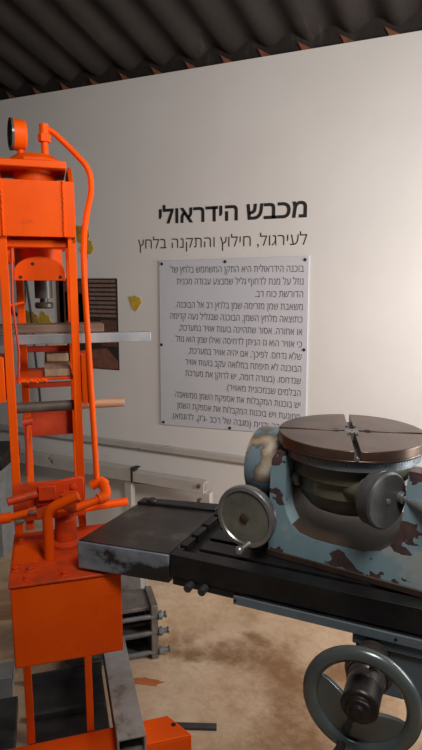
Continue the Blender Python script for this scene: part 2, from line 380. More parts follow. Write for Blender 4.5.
def ink_mesh(words, name, mat, parent, y, th=0.0008):
    bm = bmesh.new()
    for wd in words:
        for o, hs in wd:
            if not hs:
                A = [bm.verts.new((x, y, z)) for x, z in o]; B = [bm.verts.new((x, y + th, z)) for x, z in o]
                try: bm.faces.new(A)
                except ValueError: continue
                for i in range(len(A)): bm.faces.new([A[i - 1], A[i], B[i], B[i - 1]])
            else:
                cu = bpy.data.curves.new('tmp', 'CURVE'); cu.dimensions = '2D'; cu.fill_mode = 'BOTH'; cu.extrude = th / 2
                for l in [o] + hs:
                    sp_ = cu.splines.new('POLY'); sp_.points.add(len(l) - 1); sp_.use_cyclic_u = True
                    for q, (x, z) in zip(sp_.points, l): q.co = (x, z, 0, 1)
                ob = bpy.data.objects.new('tmp', cu); COL.objects.link(ob)
                dg = bpy.context.evaluated_depsgraph_get(); dg.update()
                me = bpy.data.meshes.new_from_object(ob.evaluated_get(dg))
                for v in me.vertices: v.co = Vector((v.co.x, y + th / 2 - v.co.z, v.co.y))
                bm.from_mesh(me); bpy.data.objects.remove(ob); bpy.data.curves.remove(cu); bpy.data.meshes.remove(me)
    bm.normal_update(); bmesh.ops.triangulate(bm, faces=[f for f in bm.faces if len(f.verts) > 4])
    if parent is not None: bm.transform(WM(parent).inverted())
    me = bpy.data.meshes.new(name); bm.to_mesh(me); bm.free(); me.materials.append(MT[mat])
    o = bpy.data.objects.new(name, me); COL.objects.link(o)
    if parent is not None: o.parent = parent
    return o
def lettering(s, xr, z, size, wid, bold, label):
    t_ = thing('wall_lettering', label, 'lettering', (xr - wid / 2, 0, z))
    for wd in words_of([(s, xr, z, size, wid)], bold): ink_mesh([wd], 'word', 'ink', t_, -0.0012)
lettering('מכבש הידראולי', -0.697, 1.790, 0.115, 0.775, 0.0026, 'large bold black Hebrew title lettering on the white wall')
lettering('לעירגול, חילוץ והתקנה בלחץ', -0.693, 1.664, 0.082, 0.905, -0.0007, 'thin black Hebrew subtitle line just above the information panel')

pn = thing('information_panel', 'pale rectangular panel of black Hebrew text screwed to the white wall', 'sign', (-1.076, 0, 0.745))
mb = MB(); mb.prism([(-1.476, 0.728), (-0.673, 0.755), (-0.680, 1.613), (-1.472, 1.601)], -0.007, -0.001)
mb.build('board', 'panel', pn, 0.001, world=True)
LINES = ['בוכנה הידראולית היא התקן המשתמש בלחץ של', 'נוזל על מנת לדחוף גליל שמבצע עבודה מכנית', 'הדורשת כוח רב.',
 'משאבת שמן מזרימה שמן בלחץ רב אל הבוכנה.', 'כתוצאה מלחץ השמן, הבוכנה שבגליל נעה קדימה', 'או אחורה. אסור שתהיינה בועות אוויר במערכת,',
 'כי אוויר הוא גז הניתן לדחיסה ואילו שמן הוא נוזל', 'שלא נדחס. לפיכך, אם יהיה אוויר במערכת,', 'הבוכנה לא תיפתח במלואה עקב בועות אוויר',
 'שנדחסו. (בצורה דומה, יש לרוקן את מערכת', 'הבלמים שבמכונית מאוויר).', 'יש בוכנות המקבלות את אספקת השמן ממשאבה',
 'ממונעת ויש בוכנות המקבלות את אספקת השמן', 'ממשאבה ידנית (מגבה של רכב -ג\'ק, לדוגמא).']
wids = [0.70, 0.665, 0.238, 0.675, 0.705, 0.655, 0.675, 0.60, 0.62, 0.62, 0.39, 0.68, 0.67, 0.705]
ink_mesh(words_of([(q_, -0.703, 1.540 - 0.0592 * i, 0.050, w_) for i, (q_, w_) in enumerate(zip(LINES, wids))], -0.0005), 'printed_text', 'inkgrey', pn, -0.0078, 0.0006)
for x, z in ((-1.455, 1.585), (-1.10, 1.592), (-0.698, 1.596), (-1.463, 1.165), (-0.692, 1.175), (-1.458, 0.744), (-1.07, 0.752), (-0.69, 0.770)):
    MB().lathe([(0.0075, 0.0), (0.0075, 0.003), (0.004, 0.005), (0, 0.005)], tri_lathe_axis((x, -0.007, z), (0, -1, 0)), 14).build('screw', 'ink', pn, world=True)

# printed workshop picture on the wall behind the press
mb = MB(); X0, X1, Z0, Z1 = -2.145, -1.735, 1.010, 1.512
mb.box(X0, X1, -0.005, 0, Z0, Z1)
def pq(x0, x1, z0, z1, mi, y=-0.0056):
    mb.mi = mi; mb.box(X0 + x0, X0 + x1, y, -0.005, Z0 + z0, Z0 + z1); mb.mi = 0
for k in range(9): pq(0.225, 0.40, 0.292 + 0.0235 * k, 0.306 + 0.0235 * k, 2)
pq(0.0, 0.215, 0.24, 0.49, 1); pq(0.02, 0.05, 0.25, 0.49, 4); pq(0.10, 0.125, 0.25, 0.46, 4); pq(0.155, 0.20, 0.23, 0.42, 4)
pq(0.062, 0.085, 0.27, 0.43, 5); pq(0.02, 0.21, 0.20, 0.215, 5); pq(0.06, 0.15, 0.225, 0.238, 5)
mb.mi = 3; mb.prism([(X0 + 0.02, Z0 + 0.005), (X0 + 0.405, Z0 + 0.005), (X0 + 0.405, Z0 + 0.05), (X0 + 0.33, Z0 + 0.12), (X0 + 0.20, Z0 + 0.10), (X0 + 0.02, Z0 + 0.02)], -0.0056, -0.005)
pq(0.30, 0.40, 0.13, 0.275, 1)
solo(mb, 'workshop_picture', ['p_dark', 'p_brown', 'p_slat', 'p_floor', 'p_red', 'p_pale'], 'dark brown printed workshop picture on the wall behind the orange press', 'picture')
# leaves on the wall
def leaf(x, z, s, rot, mat, label):
    pts = []
    for k in range(40):
        a = 2 * math.pi * k / 40
        r = 1 + 0.16 * math.cos(3 * a + 0.6) + 0.05 * math.sin(9 * a) - 0.42 * math.exp(-((a - math.pi / 2) / 0.28) ** 2)
        px, pz = r * math.cos(a) * 0.82, r * math.sin(a) * 1.05
        pts.append((s * (px * math.cos(rot) - pz * math.sin(rot)), s * (px * math.sin(rot) + pz * math.cos(rot))))
    mb = MB(); mb.prism(pts, -0.003, -0.0002)
    mb.tube([(0, -0.002, -s * 0.9), (s * 0.15, -0.004, -s * 1.3)], 0.0015, 6)
    solo(mb, 'leaf', mat, label, 'leaf', (x, 0, z), 0)
leaf(-1.955, 1.755, 0.050, 0.3, 'leaf2', 'brownish yellow leaf on the wall beside the orange pipe, upper of a pair')
leaf(-1.925, 1.685, 0.048, -0.4, 'leaf', 'yellow leaf on the wall beside the orange pipe, lower of a pair')
leaf(-1.626, 1.387, 0.040, 0.5, 'leaf', 'small yellow leaf on bare wall between workshop picture and text panel')
leaf(-2.34, 1.275, 0.055, 0.2, 'leaf2', 'brown yellow leaf seen through the press frame, left of its neighbour')
leaf(-2.245, 1.262, 0.058, -0.3, 'leaf', 'bright yellow leaf seen through the press frame, right of its neighbour')
# hoses and cable on the wall behind the press
mb = MB(); pts = []
for k in range(25):
    a = 2 * math.pi * k / 24; pts.append((0.075 * math.cos(a), -0.02 - 0.01 * math.sin(a), 0.17 * math.sin(a)))
mb.tube(pts, 0.010, 8); mb.cyl((0, 0.0, 0.172), (0, -0.045, 0.172), 0.006, n=10)
solo(mb, 'hose', 'rubber', 'dark green hose loop hanging on the wall behind the press', 'hose', (-2.44, 0, 1.47))
mb = MB(); mb.tube([(-2.36, -0.02, 1.60), (-2.35, -0.02, 1.53), (-2.325, -0.02, 1.33), (-2.31, -0.02, 1.12), (-2.285, -0.02, 0.80), (-2.29, -0.02, 0.62)], 0.006, 8, 0.05)
mb.cyl((-2.36, 0, 1.60), (-2.36, -0.03, 1.60), 0.008, n=10)
solo(mb, 'cable', 'ink', 'thin black cable running down the wall behind the press', 'cable')

# cream rail standing in front of the wall
rl = thing('steel_rail', 'cream painted steel channel rail standing low along the wall', 'rail', (-1.7, -0.12, 0))
for x0, x1, z0, z1 in ((-3.6, -1.60, 0.425, 0.492), (-1.588, -1.166, 0.420, 0.478)):
    mb = MB(); mb.box(x0, x1, -0.125, -0.115, z0, z1); mb.box(x0, x1, -0.125, -0.065, z1 - 0.008, z1); mb.box(x0, x1, -0.125, -0.065, z0, z0 + 0.008)
    mb.build('channel', 'rail', rl, 0.002, world=True)
mb = MB(); mb.box(-1.599, -1.589, -0.128, -0.07, 0.418, 0.496); mb.box(-1.602, -1.57, -0.129, -0.07, 0.494, 0.500); mb.build('clip', 'ink', rl, 0.002, world=True)
for x in (-1.65, -1.18, -2.9): MB().box(x, x + 0.045, -0.115, -0.075, 0, 0.424).build('post', 'rail', rl, 0.003, world=True)
for x, z in ((-1.19, 0.462), (-1.19, 0.385)): MB().cyl((x, -0.113, z), (x, -0.138, z), 0.010, n=8).build('bolt', 'rust', rl, world=True)

# ------------------------------------------------------------------ hydraulic press (local axes: x along its front, y to its rear)
TH = R(40); PO = Vector((-1.078, -1.397, 0)); PF = Matrix.Translation(PO) @ Matrix.Rotation(TH, 4, 'Z')
def pw(u, v, z): return PF @ Vector((u, v, z))
P = thing('hydraulic_press', 'orange hydraulic workshop press with gauge on top and oil tank in front', 'press', PO, TH)
def angle_post(u0, u1, v0, v1, z0, z1, flip):
    mb = MB(); t_ = 0.007
    mb.box(u0, u1, v0, v0 + t_, z0, z1)
    if flip: mb.box(u1 - t_, u1, v0 + t_, v1, z0, z1)
    else: mb.box(u0, u0 + t_, v0 + t_, v1, z0, z1)
    return mb
for (a, b_, c, d, fl) in ((-.097, -.074, 0, .045, False), (.084, .106, 0, .045, True), (-.066, -.044, .200, .245, False), (.084, .106, .200, .245, True)):
    angle_post(a, b_, c, d, 0.08 if c == 0 else 0.80, 1.64, fl).build('upright', 'orange', P, 0.0015)
for u in (-.066, .084): MB().box(u, u + .022, .0, .245, .782, .806).build('rear_tie', 'grimy', P, 0.002)
# base
mb = MB(); out = [(-.42, -.10), (.402, -.10), (.345, 0.0), (-.36, 0.0)]
mb.prism(out, .070, .080, 'xy'); mb.box(-.42, .402, -.10, -.092, 0, .072)
mb.box(-.36, .345, -.010, -.002, 0.0, .072)
mb.build('base_beam', 'orange', P, 0.003)
MB().lathe([(0, 0), (.008, 0), (.008, .0012), (0, .0012)], Matrix.Translation((.355, -.045, .0801)), 14).build('bolt_hole', 'hole', P)
# square tube resting on the base beam, part of the frame
def sq_tube(u0, u1, v0, v1, z0, z1, t_=.005):
    mb = MB(); mb.box(u0, u1, v0, v1, z1 - t_, z1); mb.box(u0, u1, v0, v1, z0, z0 + t_)
    mb.box(u0, u0 + t_, v0, v1, z0 + t_, z1 - t_); mb.box(u1 - t_, u1, v0, v1, z0 + t_, z1 - t_); return mb
# head
mb = MB(); mb.box(-.100, .106, -.012, 0, 1.617, 1.763); mb.build('front_plate', 'orange', P, 0.0015)
MB().box(-.100, .106, .240, .252, 1.617, 1.80).build('rear_plate', 'orange', P, 0.0015)
for u in (-.100, .094):
    mb = MB(); mb.prism([(0, 1.60), (0, 1.763), (.10, 1.818), (.24, 1.818), (.24, 1.60)], u, u + .012, 'yz'); mb.build('side_plate', 'orange', P, 0.0015)
for u in (-.081, .076):
    mb = MB()
    for k in range(30):
        z = 1.62 + .142 * k / 29
        mb.lathe([(0, -.0035), (.004, -.001), (.004, .001), (0, .0035)], Matrix.Translation((u + random.uniform(-.001, .001), -.012, z)), 8)
    mb.build('weld_bead', 'orange', P, sharp=80)
MB().box(-.090, .090, .045, .250, 1.806, 1.826).build('top_plate', 'orange', P, 0.003)
CX, CV = .006, .140
MB().lathe([(0, 1.826), (.074, 1.826), (.074, 1.838), (.052, 1.853), (0, 1.853)], Matrix.Translation((CX, CV, 0)), 8, R(22.5), R(382.5)).build('cap', 'orange', P, 0.002)
MB().lathe([(0, 1.58), (.060, 1.58), (.060, 1.806), (0, 1.806)], Matrix.Translation((CX, CV, 0)), 48).build('cylinder', 'orange', P)
MB().box(-.078, .084, .02, .24, 1.590, 1.610).build('lower_flange', 'orange', P, 0.003)
MB().lathe([(0, 1.508), (.066, 1.508), (.066, 1.590), (0, 1.590)], Matrix.Translation((CX, CV, 0)), 48).build('lower_cylinder', 'orange', P, 0.001)
arch = [(CX - .070, 1.500), (CX + .070, 1.500)] + [(CX + .070 * math.cos(a), 1.522 + .045 * math.sin(a)) for a in [math.pi * k / 20 for k in range(21)]]  # arch outline stands for the curved shadow edge on the flat block
ap = MB().prism(arch, CV - .078, CV - .064).build('shade_arch_plate', 'orange', P, 0.0015)
for du, z in ((-.052, 1.510), (.056, 1.510), (-.018, 1.547)):
    MB().lathe([(0, 0), (.0045, 0), (.0045, .0015), (0, .0015)], tri_lathe_axis((CX + du, CV - .0785, z), (0, -1, 0)), 10).build('bolt_hole', 'hole', ap)
rm = MB().lathe([(0, 1.448), (.026, 1.448), (.026, 1.508), (0, 1.508)], Matrix.Translation((.014, CV, 0)), 32).build('ram', 'chrome', P)
MB().lathe([(0, 1.436), (.012, 1.436), (.012, 1.448), (0, 1.448)], Matrix.Translation((.014, CV, 0)), 24).build('ram_neck', 'chrome', rm)
MB().lathe([(0, 1.418), (.024, 1.418), (.027, 1.422), (.027, 1.432), (.024, 1.436), (0, 1.436)], Matrix.Translation((.014, CV, 0)), 24).build('ram_foot', 'chrome', rm)
# gauge, seen almost edge on
gd = Vector((-math.cos(R(12)), -math.sin(R(12)), 0)); gc = Vector((-.036, CV, 1.908))
gm = Matrix.Translation(gc) @ gd.to_track_quat('Z', 'Y').to_matrix().to_4x4()
g = MB().lathe([(0, -.020), (.038, -.020), (.042, -.016), (.042, .016), (0, .016)], gm, 40).build('pressure_gauge', 'orange', P, 0.001)
MB().lathe([(.034, .016), (.0435, .016), (.0435, .022), (.034, .022), (.034, .016)], gm, 40).build('bezel', 'dark_dial', g)
MB().lathe([(0, .0165), (.035, .0165), (.035, .018), (0, .018)], gm, 40).build('dial_face', 'dark_dial', g)
mb = MB(); mb.cyl((-.030, CV, 1.85), (-.030, CV, 1.87), .010, n=12); mb.build('stem', 'orange', g)
# fitting and tall bent pipe
ft = MB().cyl((.036, CV, 1.85), (.036, CV, 1.935), .010).build('pipe_fitting', 'orange', P)
MB().lathe([(0, 1.893), (.018, 1.893), (.018, 1.915), (0, 1.915)], Matrix.Translation((.036, CV, 0)), 6).build('hex_nut', 'orange', ft, 0.001)
MB().cyl((.036, CV, 1.915), (.036, CV, 1.942), .013).build('elbow_cap', 'orange', ft)
pts = [(.036, CV, 1.932), (.058, CV, 1.925), (.105, CV - .005, 1.882), (.160, CV - .02, 1.822), (.163, CV - .03, 1.760), (.138, .06, 1.674), (.127, .03, 1.575), (.126, 0, 1.474), (.140, -.02, .905)]
MB().tube(pts, .0085, 14, .05).build('pressure_pipe', 'orange', P, sharp=80)
# cross plates between the uprights
MB().box(-.097, .106, -.014, -.002, .815, .928).build('lower_crossplate', 'grimy', P, 0.002)
MB().box(-.06, .10, .212, .224, 1.005, 1.105).build('rear_crossplate', 'red', P, 0.002)
# bed: channels between posts, end blocks and brackets
MB().box(-.074, .086, .035, .245, 1.216, 1.224).build('bed_plate', 'orange', P, 0.002)
mb = MB()
for k in range(16): mb.lathe([(0, -.006), (.006, -.002), (.006, .002), (0, .006)], Matrix.Translation((-.068 + .0052 * k, .034, 1.216 + random.uniform(-.003, .003))), 8)
mb.build('weld_bead', 'orange', P, sharp=80)
for z in (1.318, 1.285): MB().box(-.062, .10, .225, .245, z - .009, z + .009).build('crossbar', 'red', P, 0.002)
MB().box(-.062, .10, .20, .222, 1.165, 1.180).build('crossbar', 'red', P, 0.002)
MB().box(.108, .132, -.004, .10, 1.150, 1.292).build('bed_bracket', 'orange', P, 0.002)
MB().box(-.30, -.100, -.004, .10, 1.165, 1.292).build('bed_bracket', 'orange', P, 0.002)
for u in (-.062, -.05):
    pass
MB().tube([(-.064, .03, 1.59), (-.070, .03, 1.44), (-.060, .03, 1.30), (-.066, .03, 1.21)], .0035, 8).build('linkage_rod', 'red', P)
MB().tube([(-.078, .03, 1.432), (-.040, .03, 1.440)], .0035, 8).build('linkage_pin', 'orange', P)
MB().tube([(-.050, .05, 1.095), (-.056, .05, .93)], .005, 8).build('linkage_rod', 'red', P)
MB().cyl((-.062, .05, 1.092), (-.034, .05, 1.096), .011, n=16).build('linkage_pin', 'red', P)
MB().cyl((-.078, .06, 1.572), (-.060, .06, 1.572), .026, n=28).build('pulley', 'orange', P, 0.001)
# oil tank
mb = MB(); mb.box(-.095, .172, -.300, .0, .553, .768); mb.build('oil_tank', 'orange', P, 0.004)
tk = MB().box(-.099, .176, -.304, .0, .769, .776).build('tank_lid', 'grimy', P, 0.002)
MB().box(-.093, -.028, -.195, -.085, .776, .7775).build('lid_patch', 'orange', tk, 0.0005)
for u, v, r in ((-.050, -.236, .010), (-.085, -.225, .009), (.034, -.282, .009), (.145, -.290, .009), (-.058, -.280, .006), (-.08, -.06, .009)):
    mb = MB(); mb.lathe([(0, 0), (r * 1.5, 0), (r * 1.5, .0025), (r, .0025), (r, .010), (r * .7, .011), (0, .011)], Matrix.Translation((u, v, .776)), 6); mb.build('lid_bolt', 'grimy', tk, 0.0006)
# pump, valve and pipes standing on the lid
MB().lathe([(0, .776), (.044, .776), (.044, .786), (.030, .790), (.030, .850), (.024, .858), (.024, .875), (.014, .880), (.014, .92), (0, .92)], Matrix.Translation((.045, -.105, 0)), 32).build('pump_body', 'grimy', P, 0.001)
vb = MB().prism([(-.030, .875), (-.030, .935), (.088, .950), (.100, .945), (.100, .880)], -.060, -.046).build('valve_plate', 'grimy', P, 0.002)
for u, z in ((-.002, .918), (.070, .925), (.060, .895)): MB().lathe([(0, 0), (.009, 0), (.009, .008), (0, .010)], tri_lathe_axis((u, -.060, z), (0, -1, 0)), 6).build('valve_bolt', 'grimy', vb, 0.0008)
MB().box(-.025, .022, -.075, -.061, .895, .936).build('clevis_block', 'grimy', vb, 0.002)
MB().prism([(-.032, .868), (-.032, .893), (.040, .912), (.040, .880)], -.135, -.121).build('valve_plate', 'grimy', P, 0.002)
MB().box(.040, .075, -.135, -.040, .876, .915).build('valve_block', 'grimy', P, 0.003)
MB().cyl((-.105, -.10, .912), (-.028, -.085, .922), .011).build('stub_pipe', 'grimy', P, 0.001)
mb = MB(); mb.cyl((-.40, -.13, .862), (-.095, -.13, .880), .014); mb.cyl((-.095, -.13, .880), (-.03, -.13, .892), .010); mb.build('pump_lever', 'orange', P, 0.001)
mb = MB(); mb.box(-.085, -.062, -.15, -.112, .868, .876); mb.box(-.05, -.03, -.15, -.112, .890, .897); mb.build('lever_fork', 'greysteel', P, 0.001)
MB().tube([(-.002, -.185, .776), (-.002, -.185, .913), (.078, -.200, .948)], .0135, 16, .028).build('pipe_handle', 'orange', P, sharp=80)
pp = MB().tube([(.02, -.135, .878), (.080, -.110, .880), (.150, -.085, .890)], .0115, 14).build('delivery_pipe', 'orange', P, sharp=80)
MB().tube([(.135, -.092, .890), (.158, -.085, .892), (.162, -.050, .905), (.152, -.02, .915)], .015, 14, .018).build('pipe_elbow', 'orange', pp, sharp=80)
MB().tube([(.123, -.02, .905), (.150, -.02, .92), (.165, -.025, .905)], .0145, 14, .012).build('pipe_elbow', 'orange', pp, sharp=80)
MB().cyl((.088, .022, .822), (.235, .04, .822), .0125).build('return_pipe', 'orange', P, 0.001)

# things carried by the press bed
def pl_box(name, mat, label, cat, u0, u1, v0, v1, z0, z1, bev=0.002, fn=None, rz=0.0, group=None):
    uc, vc = (u0 + u1) / 2, (v0 + v1) / 2
    mb = fn((u1 - u0) / 2, (v1 - v0) / 2, z1 - z0) if fn else MB().box(u0 - uc, u1 - uc, v0 - vc, v1 - vc, 0, z1 - z0)
    return solo(mb, name, mat, label, cat, pw(uc, vc, z0), TH + rz, bev, group)
pl_box('steel_bar', 'galv', 'galvanised flat steel bar lying across the press and sticking out right', 'bar', -.40, .322, .062, .092, 1.318, 1.346, .0015)
pl_box('timber_plank', 'plank', 'weathered brown timber plank lying level across the press frame behind the steel bar', 'plank', -.38, .185, .098, .19, 1.347, 1.371, .002)
pl_box('timber_beam', 'beam', 'short pale timber block lying front to back on the press bed', 'timber', .006, .082, .04, .50, 1.2245, 1.246, .003)
def stepped(hx, hy, h):
    mb = MB(); mb.box(-hx, hx, -hy, hy, 0, h * .5); mb.box(-hx * .9, hx, -hy * .2, hy, h * .5, h); return mb
pl_box('timber_block', 'beam', 'pale stepped wooden packing block set on top of the timber beam', 'timber', .012, .080, .20, .50, 1.2465, 1.300, .003, stepped)
mb = MB(); mb.cyl((-.10, 0, 0), (.09, 0, .0), .0155, n=24); mb.mi = 1; mb.cyl((.09, 0, .0), (.235, 0, .0), .0135, n=24)
solo(mb, 'round_bar', ['rod', 'rodtan'], 'round bar with a tan wooden end pushed through the press under its bed', 'bar', pw(0, .06, 1.134), TH, 0.001)

# square tube lying over the base beam, clamp frame and floor things
mb = sq_tube(-.0425, .0425, -.25, .25, 0, .070); mb.mi = 1; mb.box(-.037, .037, -.12, -.115, .006, .064)
solo(mb, 'square_tube', ['tube', 'hole'], 'long grey square steel tube lying on the right of the press base', 'tube', pw(.2075, .110, .0805), TH, 0.001)

cl = thing('clamp_frame', 'grey steel clamp frame with threaded rods on the floor behind the press', 'clamp', pw(.24, .47, 0), TH)
def cw(mb, name, mat, par=cl, bev=0.002):
    mb.T = Matrix(); mb.bm.transform(Matrix.Translation((-.24, -.47, 0))); return mb.build(name, mat, par, bev)
mb = MB(); mb.box(.03, .362, .42, .56, .205, .220); mb.box(.03, .362, .42, .56, .09, .105); mb.box(.03, .362, .42, .56, .0, .015); cw(mb, 'shelf_plate', 'clamp')
mb = MB(); mb.box(.362, .392, .40, .56, .0, .232); cw(mb, 'end_plate', 'clamp', bev=0.004)
mb = MB(); mb.box(.03, .362, .555, .565, 0, .22); cw(mb, 'back_plate', 'clamp')
for z, L in ((.185, .425), (.115, .435), (.030, .440)):
    mb = MB(); mb.cyl((.03, .408, z), (L, .408, z), .0095, n=14); o = cw(mb, 'threaded_rod', 'greysteel', bev=0)
    mb = MB(); mb.cyl((.3925, .408, z), (.408, .408, z), .018, n=6); mb.cyl((L - .006, .408, z), (L, .408, z), .014, n=14); cw(mb, 'nut', 'greysteel', bev=0.001)
mb = MB(); mb.box(-.05, .05, -.05, .05, 0, .36)
solo(mb, 'steel_block', 'tube', 'pale grey upright steel block on the floor behind the clamp frame', 'block', (-1.262, -.655, 0), R(14), 0.004)
def splat(x, y, sx, sy, rot, label):
    pts = []
    for k in range(26):
        a = 2 * math.pi * k / 26; r = random.uniform(.7, 1.1)
        px, py = sx * r * math.cos(a), sy * r * math.sin(a)
        pts.append((px * math.cos(rot) - py * math.sin(rot), px * math.sin(rot) + py * math.cos(rot)))
    solo(MB().prism(pts, 0.0002, 0.0012, 'xy'), 'paint_spill', 'stain', label, 'stain', (x, y, 0))
splat(-1.015, -.975, .075, .022, .3, 'orange paint spill on the floor beside the grey square tube')
splat(-1.315, -.44, .035, .014, 1.0, 'small orange paint spill on the floor under the black machine table')
mb = MB(); mb.box(-.13, .13, -.012, .012, 0, .010)  # low dark strip beside the press foot
solo(mb, 'dark_strip', 'darkgrey', 'short flat dark strip lying on the floor by the foot of the press', 'bar', (-.80, -1.125, 0), R(22), 0.001)
# dark steel left of and under the press; channel also darkens shaded floor
ch = thing('darkening_channel', 'dark steel channel added to darken the shaded floor inside the press base', 'channel', pw(-.02, .10, 0), TH)
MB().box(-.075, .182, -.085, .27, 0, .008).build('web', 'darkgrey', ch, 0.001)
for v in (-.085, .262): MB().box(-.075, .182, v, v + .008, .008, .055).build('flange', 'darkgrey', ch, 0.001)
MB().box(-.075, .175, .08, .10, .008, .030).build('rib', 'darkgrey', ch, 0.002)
mb = MB(); mb.box(-.30, .30, -.12, .12, 0, .045)
solo(mb, 'steel_plate', 'darkgrey', 'thick dark steel plate lying on the floor left of the press', 'plate', pw(-.44, .16, 0), TH, 0.003)
mb = MB(); mb.box(-.30, .22, -.075, .075, 0, .05); mb.box(-.30, .22, -.075, -.068, .05, .09)
solo(mb, 'steel_angle', 'greycab', 'grey steel angle section on the floor left of the press behind the dark plate', 'angle', pw(-.38, .40, 0), TH, 0.002)
mb = MB(); mb.box(-.35, .11, -.06, .06, 0, .085)
solo(mb, 'timber_offcut', 'rodtan', 'brown timber offcut on the floor at the left behind the press', 'timber', (-1.86, -.86, 0), R(32), 0.003)
mb = MB(); mb.box(-.30, .10, -.12, .12, 0, .30); mb.box(-.31, .11, -.13, .13, .30, .32)
solo(mb, 'tool_chest', 'darkgrey', 'dark tool chest on the floor at the left edge below the grey machine', 'chest', (-2.16, -.74, 0), R(40), 0.004)
om = thing('machine_cabinet', 'grey machine cabinet with a black top at the left behind the press', 'cabinet', (-2.52, -.42, 0), R(24))
MB().box(-.5, .26, -.14, .14, 0, .50).build('body', 'greycab', om, 0.004)
MB().box(-.52, .28, -.15, .15, .50, .58).build('top', 'black', om, 0.004)

# ------------------------------------------------------------------ milling machine
MM = thing('milling_machine', 'black milling machine table with blue grey saddle and large handwheel in front', 'machine', (0.25, -1.36, 0))
def mw(mb, name, mat, par=MM, bev=0.002, **k): return mb.build(name, mat, par, bev, world=True, **k)
YF, YB, ZT = -1.535, -1.215, .86
mb = MB(); mb.box(-.604, 1.1, YF, YB, .803, .838)
xs = [-.604, -.585, -.552, 1.1]
slots = [(-1.494, -1.480), (-1.431, -1.417), (-1.362, -1.348), (-1.29, -1.276)]
ys = [YF]; 
for a_, b_ in slots: ys += [a_, b_]
ys.append(YB)
for j in range(len(ys) - 1):
    if j % 2: continue
    if j == 0:
        mb.box(-.604, 1.1, ys[0], ys[1] - .012, .838, ZT); mb.box(-.552, 1.1, ys[1] - .012, ys[1], .838, ZT)
        mb.box(-.604, -.585, ys[1] - .012, ys[1], .838, ZT)
    else:
        mb.box(-.604, -.585, ys[j], ys[j + 1], .838, ZT); mb.box(-.552, 1.1, ys[j], ys[j + 1], .838, ZT)
mw(mb, 'work_table', 'black', bev=0.0012)
mb = MB(); quad = [(-.851, -1.563), (-.606, -1.536), (-.606, -1.222), (-.836, -1.268)]
mb.prism(quad, .785, .857, 'xy'); tr = mw(mb, 'end_tray', 'tray', bev=0.003)
mw(MB().prism([(-.848, -1.560), (-.606, -1.533), (-.606, -1.262), (-.835, -1.305)], .857, .860, 'xy'), 'tray_top', 'traytop', tr, 0.0008)
mb = MB(); mb.prism([(-.835, -1.303), (-.606, -1.260), (-.606, -1.218), (-.835, -1.264)], .857, .868, 'xy'); mw(mb, 'rear_lip', 'black', tr, 0.003)
mw(MB().lathe([(0, .868), (.016, .868), (.014, .873), (0, .873)], Matrix.Translation((-.80, -1.278, 0)), 20), 'plug', 'black', tr, 0.001)
mw(MB().box(-.598, 1.1, -1.520, -1.23, .780, .803), 'table_underside', 'black')
mw(MB().box(-.598, -.44, -1.532, -1.520, .783, .802), 'stop_rail', 'black', bev=0.001)
for x in (-.548, -.512):
    mw(MB().cyl((x, -1.532, .7945), (x, -1.556, .7945), .010, n=8), 'stop_bolt', 'darkgrey', bev=0.001)
gs = mw(MB().box(-.437, 1.1, -1.546, -1.540, .779, .7985), 'guard_strip', 'strip', bev=0.001)
mw(MB().box(-.42, 1.1, -1.540, -1.520, .781, .7985), 'strip_backing', 'black', bev=0.001)
for x in (-.432, -.085): mw(MB().cyl((x, -1.546, .789), (x, -1.5475, .789), .0032, n=10), 'screw', 'ink', gs, 0)
mw(MB().box(-.172, .75, -1.538, -1.15, .752, .780), 'saddle_flange', 'bluegrey', bev=0.003)
mw(MB().box(-.166, .75, -1.530, -1.16, .645, .752), 'saddle', 'bluegrey', bev=0.006)
mw(MB().box(.12, .75, -1.47, -1.0, .05, .645), 'knee', 'bluegrey', bev=0.006)
mw(MB().box(.02, .85, -1.60, -.85, 0, .05), 'machine_base', 'bluegrey', bev=0.006)
# handwheel
WC = Vector((-.128, -1.69, .742)); WMX = Matrix(((1, 0, 0, WC.x), (0, 0, -1, WC.y), (0, 1, 0, WC.z), (0, 0, 0, 1)))
prof = [(.0935 + .0145 * math.cos(a), .013 * math.sin(a)) for a in [2 * math.pi * k / 20 for k in range(21)]]
hw = mw(MB().lathe(prof, WMX, 80), 'handwheel', 'wheel', bev=0, sharp=80)
mw(MB().lathe([(.030, .004), (.050, -.004), (.070, -.008), (.084, -.006), (.084, .002), (.068, .001), (.050, .006), (.030, .014), (.030, .004)], WMX, 50, R(156), R(346)), 'wheel_web', 'wheel', hw, 0.001)
mw(MB().lathe([(0, -.03), (.034, -.03), (.034, .014), (.031, .018), (.024, .019), (.022, .028), (.014, .030), (.012, .036), (0, .036)], WMX, 40), 'wheel_hub', 'hub', hw, 0.001)
mb = MB(); mb.tube([(-.1575, -1.69, .652), (-.1575, -1.712, .652), (-.158, -1.735, .652), (-.158, -1.775, .652), (-.158, -1.785, .652)], [.007, .009, .0135, .015, .009], 16)
mw(mb, 'wheel_handle', 'hub', hw, 0, sharp=60)
mw(MB().lathe([(0, -.16), (.030, -.16), (.030, -.105), (.047, -.105), (.047, -.088), (.043, -.084), (.037, -.084), (.037, -.056), (.034, -.052), (.034, -.03), (0, -.03)], WMX, 44), 'shaft_collar', 'hubsteel', MM, 0.001)
mw(MB().lathe([(.0375, -.078), (.0395, -.078), (.0395, -.066), (.0375, -.066), (.0375, -.078)], WMX, 44), 'graduated_ring', 'hub', MM, 0)
mb = MB(); mb.cyl((-.118, -1.64, .780), (-.110, -1.642, .797), .0055, n=10); mb.cyl((-.110, -1.642, .797), (-.107, -1.643, .805), .0085, n=12); mw(mb, 'locking_pin', 'hub', MM, 0)

